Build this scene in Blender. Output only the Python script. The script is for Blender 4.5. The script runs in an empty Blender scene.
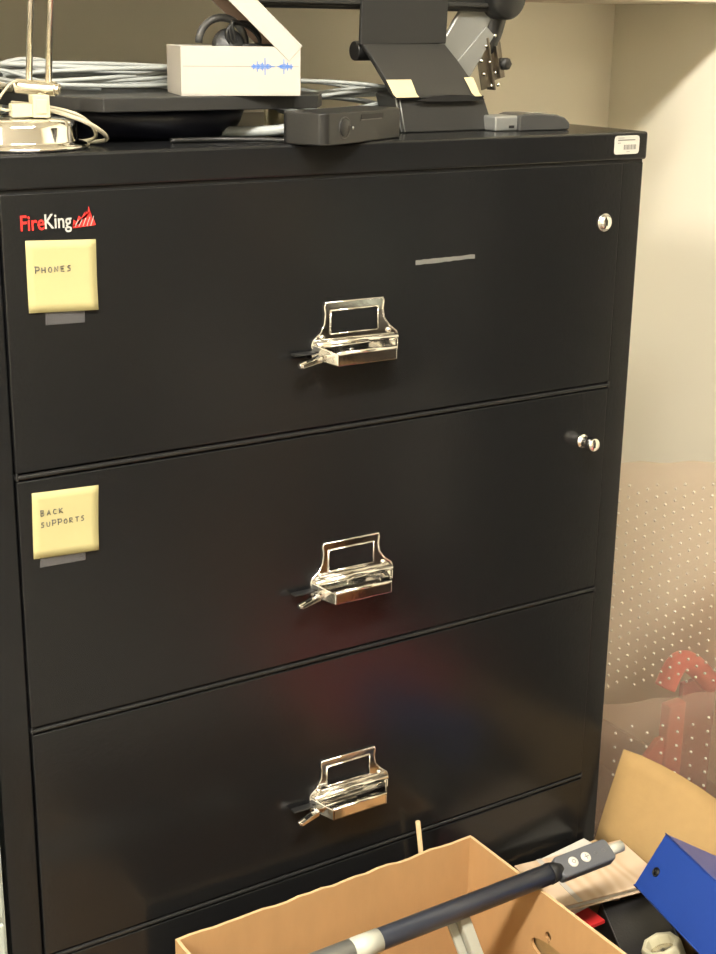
import bpy, bmesh, math, random
from mathutils import Vector, Matrix
R = math.radians
random.seed(7)
SC = bpy.context.scene
C = SC.collection

# ------------------------------------------------------------------ camera
cd = bpy.data.cameras.new('camera'); cam = bpy.data.objects.new('camera', cd); C.objects.link(cam)
SC.camera = cam
yaw, pit, rol = 0.5773, 0.3065, 0.0148
fwd = Vector((math.sin(yaw)*math.cos(pit), math.cos(yaw)*math.cos(pit), -math.sin(pit)))
r0 = Vector((math.cos(yaw), -math.sin(yaw), 0)); u0 = r0.cross(fwd)
r1 = r0*math.cos(rol)+u0*math.sin(rol); u1 = -r0*math.sin(rol)+u0*math.cos(rol)
cam.matrix_world = Matrix(((r1.x, u1.x, -fwd.x, -0.4681), (r1.y, u1.y, -fwd.y, -1.4736), (r1.z, u1.z, -fwd.z, 1.4793), (0, 0, 0, 1)))
cd.sensor_fit = 'VERTICAL'; cd.sensor_height = 24.0; cd.lens = 1437.7*24.0/954
cd.clip_start = 0.05; cd.clip_end = 50

# ------------------------------------------------------------------ world, light, exposure
w = bpy.data.worlds.new('world'); SC.world = w; w.use_nodes = True
w.node_tree.nodes['Background'].inputs[0].default_value = (1, .93, .8, 1)
w.node_tree.nodes['Background'].inputs[1].default_value = 0.02
vs = SC.view_settings
vs.view_transform = 'Standard'; vs.look = 'None'; vs.gamma = 1; vs.use_curve_mapping = False
vs.exposure = -0.04
LIGHT_COL = (1.0, .935, .83)
LIGHT_W = 118.0
CEIL = 2.75
PANELS = [(-.05, -1.24), (-2.3, -1.30), (-1.2, -3.9)]
POWER = [1.1, 2.0, .35]

# ------------------------------------------------------------------ materials
def nt(name):
    m = bpy.data.materials.new(name); m.use_nodes = True
    return m, m.node_tree, m.node_tree.nodes['Principled BSDF']
def link(t, a, b): t.links.new(a, b)
def mat(name, col, rough=.5, metal=0, noise=0, nscale=40, bump=0, bscale=200, spec=.5, coat=0, trans=0, ior=1.45, stretch=None):
    m, t, b = nt(name)
    b.inputs['Base Color'].default_value = (*col, 1); b.inputs['Roughness'].default_value = rough
    b.inputs['Metallic'].default_value = metal; b.inputs['Specular IOR Level'].default_value = spec
    b.inputs['Coat Weight'].default_value = coat; b.inputs['Transmission Weight'].default_value = trans
    b.inputs['IOR'].default_value = ior
    tc = t.nodes.new('ShaderNodeTexCoord'); mp = t.nodes.new('ShaderNodeMapping')
    link(t, tc.outputs['Object'], mp.inputs[0])
    if stretch: mp.inputs['Scale'].default_value = stretch
    if noise:
        n = t.nodes.new('ShaderNodeTexNoise'); n.inputs['Scale'].default_value = nscale; n.inputs['Detail'].default_value = 5
        link(t, mp.outputs[0], n.inputs['Vector'])
        mx = t.nodes.new('ShaderNodeMix'); mx.data_type = 'RGBA'
        mx.inputs[6].default_value = (*[c*(1-noise) for c in col], 1); mx.inputs[7].default_value = (*[min(1, c*(1+noise)) for c in col], 1)
        link(t, n.outputs[0], mx.inputs[0]); link(t, mx.outputs[2], b.inputs['Base Color'])
    if bump:
        n = t.nodes.new('ShaderNodeTexNoise'); n.inputs['Scale'].default_value = bscale; n.inputs['Detail'].default_value = 2
        link(t, mp.outputs[0], n.inputs['Vector'])
        bp = t.nodes.new('ShaderNodeBump'); bp.inputs['Strength'].default_value = bump; bp.inputs['Distance'].default_value = .001
        link(t, n.outputs[0], bp.inputs['Height']); link(t, bp.outputs[0], b.inputs['Normal'])
    return m
M = {}
M['wall'] = mat('wall_paint', (.88, .835, .69), .7, noise=.02, nscale=3, bump=.15, bscale=60)
M['ceil'] = mat('ceiling_tile', (.8, .78, .72), .9, noise=.05, nscale=30)
M['floor'] = mat('floor_vinyl', (0.24, 0.22, 0.19), .45, noise=.25, nscale=60)
M['base'] = mat('rubber_base', (0.42, 0.37, 0.29), .6)
M['trimw'] = mat('shelf_laminate', (0.527, 0.476, 0.3825), .6)
M['black'] = mat('black_enamel', (0.008133, 0.008486, 0.009017), .23, noise=.12, nscale=4, bump=.10, bscale=260, spec=.40)
M['blackin'] = mat('black_recess', (.006, .006, .006), .6)
M['rail'] = mat('black_rail', (.03, .03, .03), .25, .5)
M['chrome'] = mat('chrome', (.86, .84, .8), .09, 1, bump=.05, bscale=90)
M['bchrome'] = mat('brushed_steel', (.72, .68, .58), .24, 1)
M['note'] = mat('yellow_paper', (0.3784, 0.3406, 0.1627), .8, noise=.03, nscale=30)
M['ink'] = mat('ink', (.05, .05, .06), .6)
M['white'] = mat('white_card', (0.396, 0.3722, 0.3287), .5, noise=.015, nscale=20)
M['tagw'] = mat('white_label', (0.5, 0.49, 0.43), .5)
M['red'] = mat('red_paint', (.65, .03, .025), .4)
M['silverl'] = mat('silver_letters', (.75, .75, .72), .3, .6)
M['bluep'] = mat('blue_print', (0.01, 0.13, 0.5), .5)
M['greyln'] = mat('grey_print', (0.12, 0.115, 0.11), .6)
M['plast'] = mat('dark_plastic', (0.01107, 0.01107, 0.01068), .42, bump=.1, bscale=500)
M['plast2'] = mat('grey_plastic', (0.02174, 0.02174, 0.02055), .42, bump=.08, bscale=500)
M['navy'] = mat('dark_base_plastic', (.008, .009, .016), .4)
M['silver'] = mat('silver_plastic', (0.2925, 0.2981, 0.2812), .35, .5)
M['smoke'] = mat('smoky_plastic', (0.05208, 0.05208, 0.04991), .28)
M['cable'] = mat('pale_cable', (0.297, 0.3168, 0.3069), .4)
M['cable2'] = mat('cream_cable', (0.3564, 0.3267, 0.2376), .45)
M['cabled'] = mat('dark_cable', (0.0372, 0.0403, 0.0372), .45)
M['tape'] = mat('masking_tape', (0.528, 0.462, 0.2772), .7, noise=.08, nscale=80)
M['ivory'] = mat('ivory_plastic', (0.46, 0.4264, 0.2917), .45)
M['card'] = mat('cardboard', (0.3912, 0.2257, 0.09405), .85, noise=.10, nscale=45, bump=.35, bscale=90, stretch=(1, 1, .4))
M['card2'] = mat('yellow_cardboard', (0.2922, 0.1876, 0.07306), .85, noise=.08, nscale=60, bump=.2, bscale=150)
M['edge'] = mat('cardboard_edge', (0.4752, 0.33, 0.1716), .9, noise=.1, nscale=200)
M['blue'] = mat('blue_vinyl', (0.01515, 0.04475, 0.2273), .33, noise=.1, nscale=12, bump=.1, bscale=200)
M['blkv'] = mat('black_vinyl', (0.00992, 0.0093, 0.0093), .4, bump=.2, bscale=300)
M['maroon'] = mat('maroon_black', (.03, .01, .012), .5)
M['redf'] = mat('red_folder', (0.496, 0.024, 0.024), .45)
M['paper'] = mat('paper', (0.5412, 0.5148, 0.4488), .8, noise=.06, nscale=150, stretch=(1, 1, 8))
M['tube'] = mat('blue_grey_metal', (.055, .062, .082), .3, .5)
M['panelg'] = mat('grey_control', (0.0806, 0.0837, 0.093), .4)
M['pale'] = mat('pale_grey_plastic', (0.4092, 0.4092, 0.3432), .4)
M['redp'] = mat('red_enamel', (.86, .13, .11), .4)
M['redd'] = mat('dark_red', (0.42, 0.06, 0.07), .5)
M['palefile'] = mat('pale_file_enamel', (0.33, 0.3696, 0.33), .45)
M['maple'] = mat('wooden_stick', (0.4488, 0.3168, 0.1716), .7, noise=.1, nscale=80)
M['dkwood'] = mat('dark_shelf_wood', (.035, .028, .024), .5)
M['lining'] = mat('kraft_lining', (.13, .085, .055), .8)
M['dsteel'] = mat('dark_steel', (.28, .25, .21), .3, 1)
M['glass'] = mat('lens', (.02, .02, .02), .1)

# wood grain book cover
m, t, b = nt('wood_grain_cover'); M['wood'] = m
tc = t.nodes.new('ShaderNodeTexCoord'); mp = t.nodes.new('ShaderNodeMapping'); mp.inputs['Scale'].default_value = (1.5, .55, 1); mp.inputs['Rotation'].default_value = (0, 0, R(18)); mp.inputs['Location'].default_value = (.3, .2, 0)
wv = t.nodes.new('ShaderNodeTexWave'); wv.inputs['Scale'].default_value = 10; wv.inputs['Distortion'].default_value = 16; wv.inputs['Detail'].default_value = 2; wv.inputs['Detail Scale'].default_value = .6
cr = t.nodes.new('ShaderNodeValToRGB'); cr.color_ramp.elements[0].color = (.47, .34, .22, 1); cr.color_ramp.elements[1].color = (.54, .42, .30, 1)
link(t, tc.outputs['Object'], mp.inputs[0]); link(t, mp.outputs[0], wv.inputs['Vector']); link(t, wv.outputs[0], cr.inputs[0]); link(t, cr.outputs[0], b.inputs['Base Color']); b.inputs['Roughness'].default_value = .45

# clear vinyl sheets and clear tape: see-through with a milky share
def clearmat(name, tint, milk, milkcol, rough=.3):
    m = bpy.data.materials.new(name); m.use_nodes = True; t = m.node_tree; t.nodes.clear()
    out = t.nodes.new('ShaderNodeOutputMaterial'); tr = t.nodes.new('ShaderNodeBsdfTransparent'); tr.inputs[0].default_value = (*tint, 1)
    df = t.nodes.new('ShaderNodeBsdfDiffuse'); df.inputs[0].default_value = (*milkcol, 1)
    tl = t.nodes.new('ShaderNodeBsdfTranslucent'); tl.inputs[0].default_value = (*milkcol, 1)
    gl = t.nodes.new('ShaderNodeBsdfGlossy'); gl.inputs['Roughness'].default_value = rough; gl.inputs[0].default_value = (1, 1, 1, 1)
    a1 = t.nodes.new('ShaderNodeMixShader'); a1.inputs[0].default_value = .5
    link(t, df.outputs[0], a1.inputs[1]); link(t, tl.outputs[0], a1.inputs[2])
    a2 = t.nodes.new('ShaderNodeMixShader'); a2.inputs[0].default_value = milk
    link(t, tr.outputs[0], a2.inputs[1]); link(t, a1.outputs[0], a2.inputs[2])
    a3 = t.nodes.new('ShaderNodeMixShader'); fr = t.nodes.new('ShaderNodeFresnel'); fr.inputs[0].default_value = 1.35
    link(t, fr.outputs[0], a3.inputs[0]); link(t, a2.outputs[0], a3.inputs[1]); link(t, gl.outputs[0], a3.inputs[2])
    n = t.nodes.new('ShaderNodeTexNoise'); n.inputs['Scale'].default_value = 60
    bp = t.nodes.new('ShaderNodeBump'); bp.inputs['Strength'].default_value = .25; bp.inputs['Distance'].default_value = .002
    link(t, n.outputs[0], bp.inputs['Height']); link(t, bp.outputs[0], gl.inputs['Normal'])
    link(t, a3.outputs[0], out.inputs[0]); return m
M['vinyl'] = clearmat('clear_vinyl', (.90, .83, .74), .25, (.85, .68, .56))
M['stud'] = clearmat('clear_stud', (.95, .9, .85), .55, (.95, .88, .75), .15)
M['ctape'] = clearmat('clear_tape', (.9, .9, .9), .13, (.8, .8, .85))
M['ctape2'] = clearmat('worn_tape', (.9, .9, .9), .4, (.6, .6, .56))
m, t, b = nt('lit_diffuser'); M['lit'] = m
b.inputs['Base Color'].default_value = (.9, .88, .8, 1); b.inputs['Emission Color'].default_value = (*LIGHT_COL, 1); b.inputs['Emission Strength'].default_value = LIGHT_W

# ------------------------------------------------------------------ mesh helpers
def obj(name, bm, m=None, parent=None, bevel=0, seg=2, smooth=False, loc=None, rot=None, mats=None, solid=0):
    me = bpy.data.meshes.new(name); bmesh.ops.recalc_face_normals(bm, faces=bm.faces[:]); bm.to_mesh(me); bm.free()
    o = bpy.data.objects.new(name, me); C.objects.link(o)
    for mm in (mats or [m]): me.materials.append(mm)
    if smooth:
        for p in me.polygons: p.use_smooth = True
    if parent: o.parent = parent
    if loc is not None: o.location = loc
    if rot is not None: o.rotation_euler = rot
    if solid:
        s = o.modifiers.new('solid', 'SOLIDIFY'); s.thickness = solid; s.offset = 0
    if bevel:
        b = o.modifiers.new('bevel', 'BEVEL'); b.width = bevel; b.segments = seg; b.limit_method = 'ANGLE'; b.angle_limit = R(35)
        wn = o.modifiers.new('wn', 'WEIGHTED_NORMAL'); 
        for p in me.polygons: p.use_smooth = True
    return o
def thing(name, label, cat, loc=(0, 0, 0), rot=(0, 0, 0), group=None):
    o = bpy.data.objects.new(name, None); C.objects.link(o); o.location = loc; o.rotation_euler = rot; o.empty_display_size = .05
    o['label'] = label; o['category'] = cat
    if group: o['group'] = group
    return o
def tag(o, label, cat, group=None, kind=None):
    o['label'] = label; o['category'] = cat
    if group: o['group'] = group
    if kind: o['kind'] = kind
    return o
def struct(name, bm, m, **k):
    o = obj(name, bm, m, **k); o['kind'] = 'structure'; return o
def new(): return bmesh.new()
def box(bm, a, b, mi=0, mtx=None):
    vs_ = []
    for z in (a[2], b[2]):
        for x, y in ((a[0], a[1]), (b[0], a[1]), (b[0], b[1]), (a[0], b[1])): vs_.append(bm.verts.new((x, y, z)))
    for f in ((3, 2, 1, 0), (4, 5, 6, 7), (0, 1, 5, 4), (1, 2, 6, 5), (2, 3, 7, 6), (3, 0, 4, 7)):
        fc = bm.faces.new([vs_[i] for i in f]); fc.material_index = mi
    if mtx: bmesh.ops.transform(bm, matrix=mtx, verts=vs_)
    return vs_
def B(a, b, mtx=None): bm = new(); box(bm, a, b, 0, mtx); return bm
def hexa(bm, pts, mi=0):      # 8 corner points, bottom four then top four
    v = [bm.verts.new(p) for p in pts]
    for f in ((3, 2, 1, 0), (4, 5, 6, 7), (0, 1, 5, 4), (1, 2, 6, 5), (2, 3, 7, 6), (3, 0, 4, 7)):
        fc = bm.faces.new([v[i] for i in f]); fc.material_index = mi
    return v
def slab(bm, o, u, v, n, mi=0):   # corner o, edge vectors u v n
    o, u, v, n = map(Vector, (o, u, v, n))
    return hexa(bm, [o, o+u, o+u+v, o+v, o+n, o+u+n, o+u+v+n, o+v+n], mi)
def prism(bm, pts, ax, a, b, mi=0):
    """extrude 2-D outline along axis ax from a to b"""
    def P(p, t):
        if ax == 'x': return (t, p[0], p[1])
        if ax == 'y': return (p[0], t, p[1])
        return (p[0], p[1], t)
    A = [bm.verts.new(P(p, a)) for p in pts]; Z = [bm.verts.new(P(p, b)) for p in pts]
    fs = [bm.faces.new(A), bm.faces.new(Z[::-1])]
    n = len(pts)
    for i in range(n): fs.append(bm.faces.new((A[i], A[(i+1) % n], Z[(i+1) % n], Z[i])))
    for f in fs: f.material_index = mi
    return A+Z
def tube(bm, pts, r, n=8, mi=0, closed=False, cap=True):
    pts = [Vector(p) for p in pts]; k = len(pts)
    rr = r if isinstance(r, (list, tuple)) else [r]*k
    rings = []; prev = None
    for i, p in enumerate(pts):
        if closed: d = pts[(i+1) % k]-pts[i-1]
        elif i == 0: d = pts[1]-pts[0]
        elif i == k-1: d = pts[-1]-pts[-2]
        else: d = pts[i+1]-pts[i-1]
        d.normalize()
        if prev is None:
            a = Vector((0, 0, 1)) if abs(d.z) < .9 else Vector((1, 0, 0))
            s = d.cross(a).normalized()
        else: s = (prev-d*prev.dot(d)).normalized()
        prev = s; q = d.cross(s)
        rings.append([bm.verts.new(p+(s*math.cos(2*math.pi*j/n)+q*math.sin(2*math.pi*j/n))*rr[i]) for j in range(n)])
    m_ = k if closed else k-1
    for i in range(m_):
        a, b = rings[i], rings[(i+1) % k]
        for j in range(n):
            f = bm.faces.new((a[j], a[(j+1) % n], b[(j+1) % n], b[j])); f.material_index = mi; f.smooth = True
    if cap and not closed:
        for rg in (rings[0][::-1], rings[-1]):
            f = bm.faces.new(rg); f.material_index = mi
    return [v for rg in rings for v in rg]
def T(pts, r, n=10, **k): bm = new(); tube(bm, pts, r, n, **k); return bm
def lathe(bm, prof, n=48, mi=0, mtx=None):
    rings = []; allv = []
    for (r, z) in prof:
        rg = [bm.verts.new((r*math.cos(2*math.pi*j/n), r*math.sin(2*math.pi*j/n), z)) for j in range(n)]
        rings.append(rg); allv += rg
    for a, b in zip(rings, rings[1:]):
        for j in range(n):
            f = bm.faces.new((a[j], a[(j+1) % n], b[(j+1) % n], b[j])); f.material_index = mi; f.smooth = True
    for rg in (rings[0][::-1], rings[-1]):
        f = bm.faces.new(rg); f.material_index = mi
    if mtx: bmesh.ops.transform(bm, matrix=mtx, verts=allv)
    return allv
def catmull(pts, n=8, closed=False):
    pts = [Vector(p) for p in pts]; out = []; k = len(pts)
    rng = range(k) if closed else range(k-1)
    for i in rng:
        if closed: p0, p1, p2, p3 = pts[i-1], pts[i], pts[(i+1) % k], pts[(i+2) % k]
        else: p0, p1, p2, p3 = pts[max(i-1, 0)], pts[i], pts[i+1], pts[min(i+2, k-1)]
        for j in range(n):
            s = j/n
            out.append(.5*((2*p1)+(p2-p0)*s+(2*p0-5*p1+4*p2-p3)*s*s+(3*p1-p0-3*p2+p3)*s**3))
    if not closed: out.append(pts[-1])
    return out
def text_mesh(s, size, off=0, ext=.0003):
    cu = bpy.data.curves.new('t', 'FONT'); cu.body = s; cu.size = size; cu.offset = off; cu.extrude = ext; cu.resolution_u = 3
    o = bpy.data.objects.new('t', cu); C.objects.link(o)
    dg = bpy.context.evaluated_depsgraph_get(); me = bpy.data.meshes.new_from_object(o.evaluated_get(dg))
    bpy.data.objects.remove(o); return me
def text_obj(name, s, x0, x1, z0, y, m, parent, off=0, ext=.0006, zh=None):
    me = text_mesh(s, 1, off/.02, ext/.02)
    xs = [v.co.x for v in me.vertices]; ys = [v.co.y for v in me.vertices]
    sx = (x1-x0)/(max(xs)-min(xs)); sy = sx if zh is None else zh/(max(ys)-min(ys)); mx = min(xs); my = min(ys)
    for v in me.vertices:
        c = v.co.copy(); v.co = ((c.x-mx)*sx+x0, y-c.z*.02, (c.y-my)*sy+z0)
    me.materials.append(m); me.name = name
    o = bpy.data.objects.new(name, me); C.objects.link(o); o.parent = parent; return o

# ------------------------------------------------------------------ the room
XR, YB, XL, YF = 1.448, .62, -3.6, -5.0
struct('floor', B((XL, YF, -.1), (XR, YB, 0)), M['floor'])
struct('ceiling', B((XL, YF, CEIL), (XR, YB, CEIL+.1)), M['ceil'])
struct('wall_back', B((XL-.1, YB, -.1), (XR+.1, YB+.1, CEIL+.1)), M['wall'])
struct('wall_right', B((XR, YF, -.1), (XR+.1, YB, CEIL+.1)), M['wall'])
struct('wall_left', B((XL-.1, YF, -.1), (XL, YB, CEIL+.1)), M['wall'])
struct('wall_front', B((XL-.1, YF-.1, -.1), (XR+.1, YF, CEIL+.1)), M['wall'])
struct('baseboard_back', B((XL, YB-.008, 0), (XR-.008, YB, .1)), M['base'])
struct('baseboard_right', B((XR-.008, YF, 0), (XR, YB-.008, .1)), M['base'])

for i, (x, y) in enumerate(PANELS):
    L = thing('ceiling_light', ['warm recessed ceiling light panel nearest the black cabinet', 'warm recessed ceiling light panel at the far left of the room',
              'warm recessed ceiling light panel at the far right of the room'][i], 'ceiling light', (x, y, CEIL))
    bm = new()
    for a, b in (((-.62, -.15, -.02), (-.60, .15, 0)), ((.60, -.15, -.02), (.62, .15, 0)), ((-.60, -.15, -.02), (.60, -.13, 0)), ((-.60, .13, -.02), (.60, .15, 0))): box(bm, a, b)
    obj('frame', bm, M['ceil'], L)
    dm = M['lit'].copy(); dm.node_tree.nodes['Principled BSDF'].inputs['Emission Strength'].default_value = LIGHT_W*POWER[i]
    obj('diffuser', B((-.60, -.13, -.012), (.60, .13, -.002)), dm, L)

# overhead shelf across the alcove
SH = thing('overhead_shelf', 'pale laminate wall shelf fixed high above the black cabinet', 'shelf', (.35, .44, 1.517))
obj('shelf_board', B((-1.3, -.175, 0), (1.098, .18, .025)), M['trimw'], SH, bevel=.002)
obj('shading_panel', B((-.67, -.30, -.815), (-.65, .18, 0)), M['trimw'], SH, bevel=.002)  # unseen panel added to keep light off the back wall at left
obj('upstand', B((-1.3, .16, .025), (1.098, .18, .26)), M['trimw'], SH)

# ------------------------------------------------------------------ the black cabinet
W, D, TOP = .953, .555, 1.343
LB = 1.3045                       # underside of the lid
GAPS = [.998, .6866, .375, .0634]
cab = thing('file_cabinet', 'large black fireproof four drawer lateral file cabinet with chrome pulls', 'file cabinet')
bm = new()
xa, xb = .0407, .9123
box(bm, (0, .002, .02), (xa-.0012, D, LB-.002)); box(bm, (xb+.0012, .002, .02), (W, D, LB-.002))
box(bm, (xa-.002, .012, .02), (xb+.002, D, LB-.002))
box(bm, (.01, .02, 0), (W-.01, D-.01, .02))
obj('body', bm, M['black'], cab, bevel=.0025, seg=3)
obj('top_lid', B((-.002, -.002, LB+.001), (W+.002, D, TOP)), M['black'], cab, bevel=.004, seg=3)
obj('lid_shadow_joint', B((.003, .002, LB-.0025), (W-.003, .01, LB+.001)), M['blackin'], cab)
for z in GAPS:
    bm = new()
    pr = [(.011, -.0088), (.002, -.0086), (-.0015, -.0075), (-.0028, -.0055), (-.0022, -.0032), (.0005, -.0022), (.011, -.0022)]
    prism(bm, [(p[0], z+p[1]) for p in pr], 'x', xa-.001, xb+.001)
    for xx in (xa-.0005, xb-.0015): box(bm, (xx, -.0035, z-.0085), (xx+.002, .0, z+.001))
    obj('divider_rail', bm, M['rail'], cab, bevel=.0006, seg=2)

def strip(bm, pts, r=.0012, n=8, closed=False): tube(bm, pts, r, n, closed=closed)
def handle(dr, zb, with_black):
    """chrome pull in the drawer at gap height zb"""
    z = lambda v: v+zb
    bm = new()   # back plate with window frame
    out = [(.4385, .1555), (.5225, .1555), (.5240, .151), (.5225, .142), (.5245, .130), (.533, .119), (.5435, .111), (.5455, .106), (.5455, .088), (.4195, .088),
           (.4195, .106), (.4215, .111), (.432, .119), (.4375, .130), (.4385, .142), (.4370, .151)]
    prism(bm, [(a, z(b)) for a, b in out], 'y', -.0035, -.0015)
    tube(bm, [(a, -.0038, z(b)) for a, b in out], .0011, 6, closed=True)
    obj('label_plate', bm, M['chrome'], dr, smooth=False)
    bm = new(); x0, x1, z0, z1 = .446, .515, .1165, .1455
    for a, b in (((x0, z1), (x1, z1)), ((x1, z1), (x1, z0)), ((x1, z0), (x0, z0)), ((x0, z0), (x0, z1))):
        tube(bm, [(a[0], -.0042, z(a[1])), (b[0], -.0042, z(b[1]))], .0009, 6)
    obj('card_frame', bm, M['chrome'], dr)
    obj('card_window', B((x0, -.0041, z(z0)), (x1, -.0036, z(z1))), M['black'], dr)
    for sx in (.4335, .5315):
        bm = new(); lathe(bm, [(.0001, .0038), (.0022, .0034), (.0036, .0018), (.0038, 0)], 16, mtx=Matrix.Translation((sx, -.0034, z(.1135))) @ Matrix.Rotation(R(90), 4, 'X'))
        box(bm, (sx-.0025, -.0074, z(.1135)-.0003), (sx+.0025, -.0070, z(.1135)+.0003))
        obj('screw', bm, M['chrome'], dr)
    # scoop shaped pull: floor, lip, two cheeks
    bm = new(); th = .0026; yf = -.037
    xl0, xr0, xl1, xr1 = .4195, .5455, .4365, .5225
    zt0, zt1, zb0, zb1 = .1065, .0985, .0885, .0835
    # floor
    hexa(bm, [(xl0, -.003, z(zb0)), (xr0, -.003, z(zb0)), (xr1, yf, z(zb1)), (xl1, yf, z(zb1)), (xl0, -.003, z(zb0+th)), (xr0, -.003, z(zb0+th)), (xr1, yf, z(zb1+th)), (xl1, yf, z(zb1+th))])
    # lip
    hexa(bm, [(xl1, yf, z(zb1)), (xr1, yf, z(zb1)), (xr1, yf+th*1.5, z(zb1)), (xl1, yf+th*1.5, z(zb1)), (xl1, yf, z(zt1)), (xr1, yf, z(zt1)), (xr1, yf+th*1.5, z(zt1)), (xl1, yf+th*1.5, z(zt1))])
    # cheeks
    for a, b, s in ((xl0, xl1, 1), (xr0, xr1, -1)):
        hexa(bm, [(a, -.003, z(zb0)), (a+s*th, -.003, z(zb0)), (b+s*th, yf, z(zb1)), (b, yf, z(zb1)), (a, -.003, z(zt0)), (a+s*th, -.003, z(zt0)), (b+s*th, yf, z(zt1)), (b, yf, z(zt1))])
    obj('pull_handle', bm, M['chrome'], dr, bevel=.0009, seg=3)
    bm = new(); tube(bm, [(xl0+.004, -.008, z(.1055)), (xr0-.004, -.008, z(.1055))], [.0042]*2, 14)
    tube(bm, [(xl1, yf+.002, z(zt1)), (xr1, yf+.002, z(zt1))], .0026, 12)
    lathe(bm, [(.0001, .003), (.003, .0022), (.0035, 0)], 14, mtx=Matrix.Translation((.488, -.02, z(zb1+.0055))))
    obj('finger_rail', bm, M['chrome'], dr)
    # thumb latch on the left side
    bm = new()
    hexa(bm, [(.392, -.030, z(.0845)), (.424, -.022, z(.0870)), (.424, -.010, z(.0870)), (.392, -.022, z(.0845)), (.392, -.030, z(.0895)), (.424, -.022, z(.0945)), (.424, -.010, z(.0945)), (.392, -.022, z(.0895))])
    tube(bm, [(.389, -.025, z(.0870)), (.399, -.0225, z(.0885))], [.0035, .0045], 12)
    obj('thumb_latch', bm, M['chrome'], dr, bevel=.0008)
    bm = new(); box(bm, (.391, -.012, z(.0955)), (.421, -.0015, z(.0980)))
    obj('latch_plate', bm, M['blackin'], dr, bevel=.0006)

tops = [LB-.002]+[g-.0098 for g in GAPS[:3]]
drawers = []
for i in range(4):
    dr = obj('drawer', B((xa, -.0016, GAPS[i]), (xb, .014, tops[i])), M['black'], cab, bevel=.0016, seg=3)
    drawers.append(dr); handle(dr, GAPS[i], True)
obj('kick_panel', B((xa, .002, .022), (xb, .014, GAPS[3]-.01)), M['black'], cab, bevel=.001)
# locks: one flush, one standing out
YR = Matrix.Rotation(R(90), 4, 'X')
bm = new(); lathe(bm, [(.0125, 0), (.0122, .0022), (.0108, .0030), (.0094, .0014), (.0092, .0050), (.0082, .0066), (.0001, .0066)], 28, mtx=Matrix.Translation((.884, -.0016, 1.224)) @ YR)
lk = obj('lock', bm, M['chrome'], drawers[0]); lk['label'] = 'flush round chrome lock'
obj('lock_keyway', B((.8835, -.0092, 1.220), (.8845, -.0087, 1.228)), M['blackin'], drawers[0])
bm = new(); lathe(bm, [(.0100, 0), (.0098, .003), (.0072, .0038), (.0072, .014), (.0090, .0150), (.0094, .018), (.0094, .026), (.0084, .028), (.0001, .028)], 28, mtx=Matrix.Translation((.869, -.0016, .917)) @ YR)
lk = obj('lock', bm, M['chrome'], drawers[1]); lk['label'] = 'chrome lock plunger popped out'
obj('lock_keyway', B((.8685, -.0304, .913), (.8695, -.0294, .921)), M['blackin'], drawers[1])
# brand lettering on the top drawer
for s, x0, x1, m_ in (('Fire', .0615, .0880, 'red'), ('King', .0882, .1185, 'silverl')):
    text_obj('badge_lettering', s, x0, x1, 1.2635 if s == 'Fire' else 1.2595, -.0017, M[m_], drawers[0], off=.0002, zh=.0165 if s == 'Fire' else .0205)
bm = new()
def flat(bm, pts, y0=-.0016, y1=-.0026, mi=0): prism(bm, pts, 'y', y0, y1, mi)
for k in range(4):
    a = .1195+k*.004; zz = 1.2655+k*.0025
    flat(bm, [(a, zz+.0015), (a+.0075, zz+.0045+k*.001), (a+.0085, zz+.0028+k*.001), (a+.001, zz-.001)])
flat(bm, [(.1195, 1.2635), (.1345, 1.2645), (.134, 1.2800), (.130, 1.2735), (.127, 1.2765), (.1245, 1.270), (.121, 1.2725)])
flat(bm, [(.1352, 1.2645), (.1460, 1.2655), (.1432, 1.2735), (.1425, 1.2715), (.1385, 1.2860), (.1372, 1.2770), (.1355, 1.2810)])
obj('badge_flame', bm, M['red'], drawers[0])
bm = new()
for k in range(5): flat(bm, [(.1215+k*.0045, 1.265), (.1222+k*.0045, 1.265), (.1262+k*.0045, 1.2720+k*.0008), (.1256+k*.0045, 1.2723+k*.0008)], -.0026, -.0029)
obj('flame_lines', bm, M['silverl'], drawers[0])
# strip of worn tape on the top drawer
bm = new(); n = 14
ptsT = [(.572+.093*i/n, 1.1957+random.uniform(-.0006, .0004)+.0008*(i/n)) for i in range(n+1)]; ptsB = [(.665-.093*i/n, 1.1893+random.uniform(-.0004, .0005)+.0018*(1-i/n)) for i in range(n+1)]
prism(bm, ptsT+ptsB, 'y', -.0017, -.0021); obj('tape_strip', bm, M['ctape2'], drawers[0])
# asset label on the lid
bm = new(); prism(bm, [(.893+a, 1.314+b) for a, b in ((.004, 0), (.040, 0), (.0435, .001), (.045, .004), (.045, .020), (.0435, .0232), (.040, .0245), (.004, .0245), (.001, .0232), (0, .020), (0, .004), (.001, .001))], 'y', -.0021, -.0026)
st = obj('inventory_sticker', bm, M['tagw'], cab); st['label'] = 'white rounded sticker with small barcode'
bm = new()
box(bm, (.899, -.0029, 1.3320), (.930, -.0026, 1.3333)); box(bm, (.899, -.0029, 1.3285), (.904, -.0026, 1.3292)); box(bm, (.899, -.0029, 1.3352), (.910, -.0026, 1.3358))
for k in range(11):
    x = .910+k*.0021; box(bm, (x, -.0029, 1.3200), (x+.0007+.0005*(k % 3 == 0), -.0026, 1.3265))
box(bm, (.915, -.0029, 1.3168), (.921, -.0026, 1.3174)); obj('sticker_print', bm, M['greyln'], st)

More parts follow.
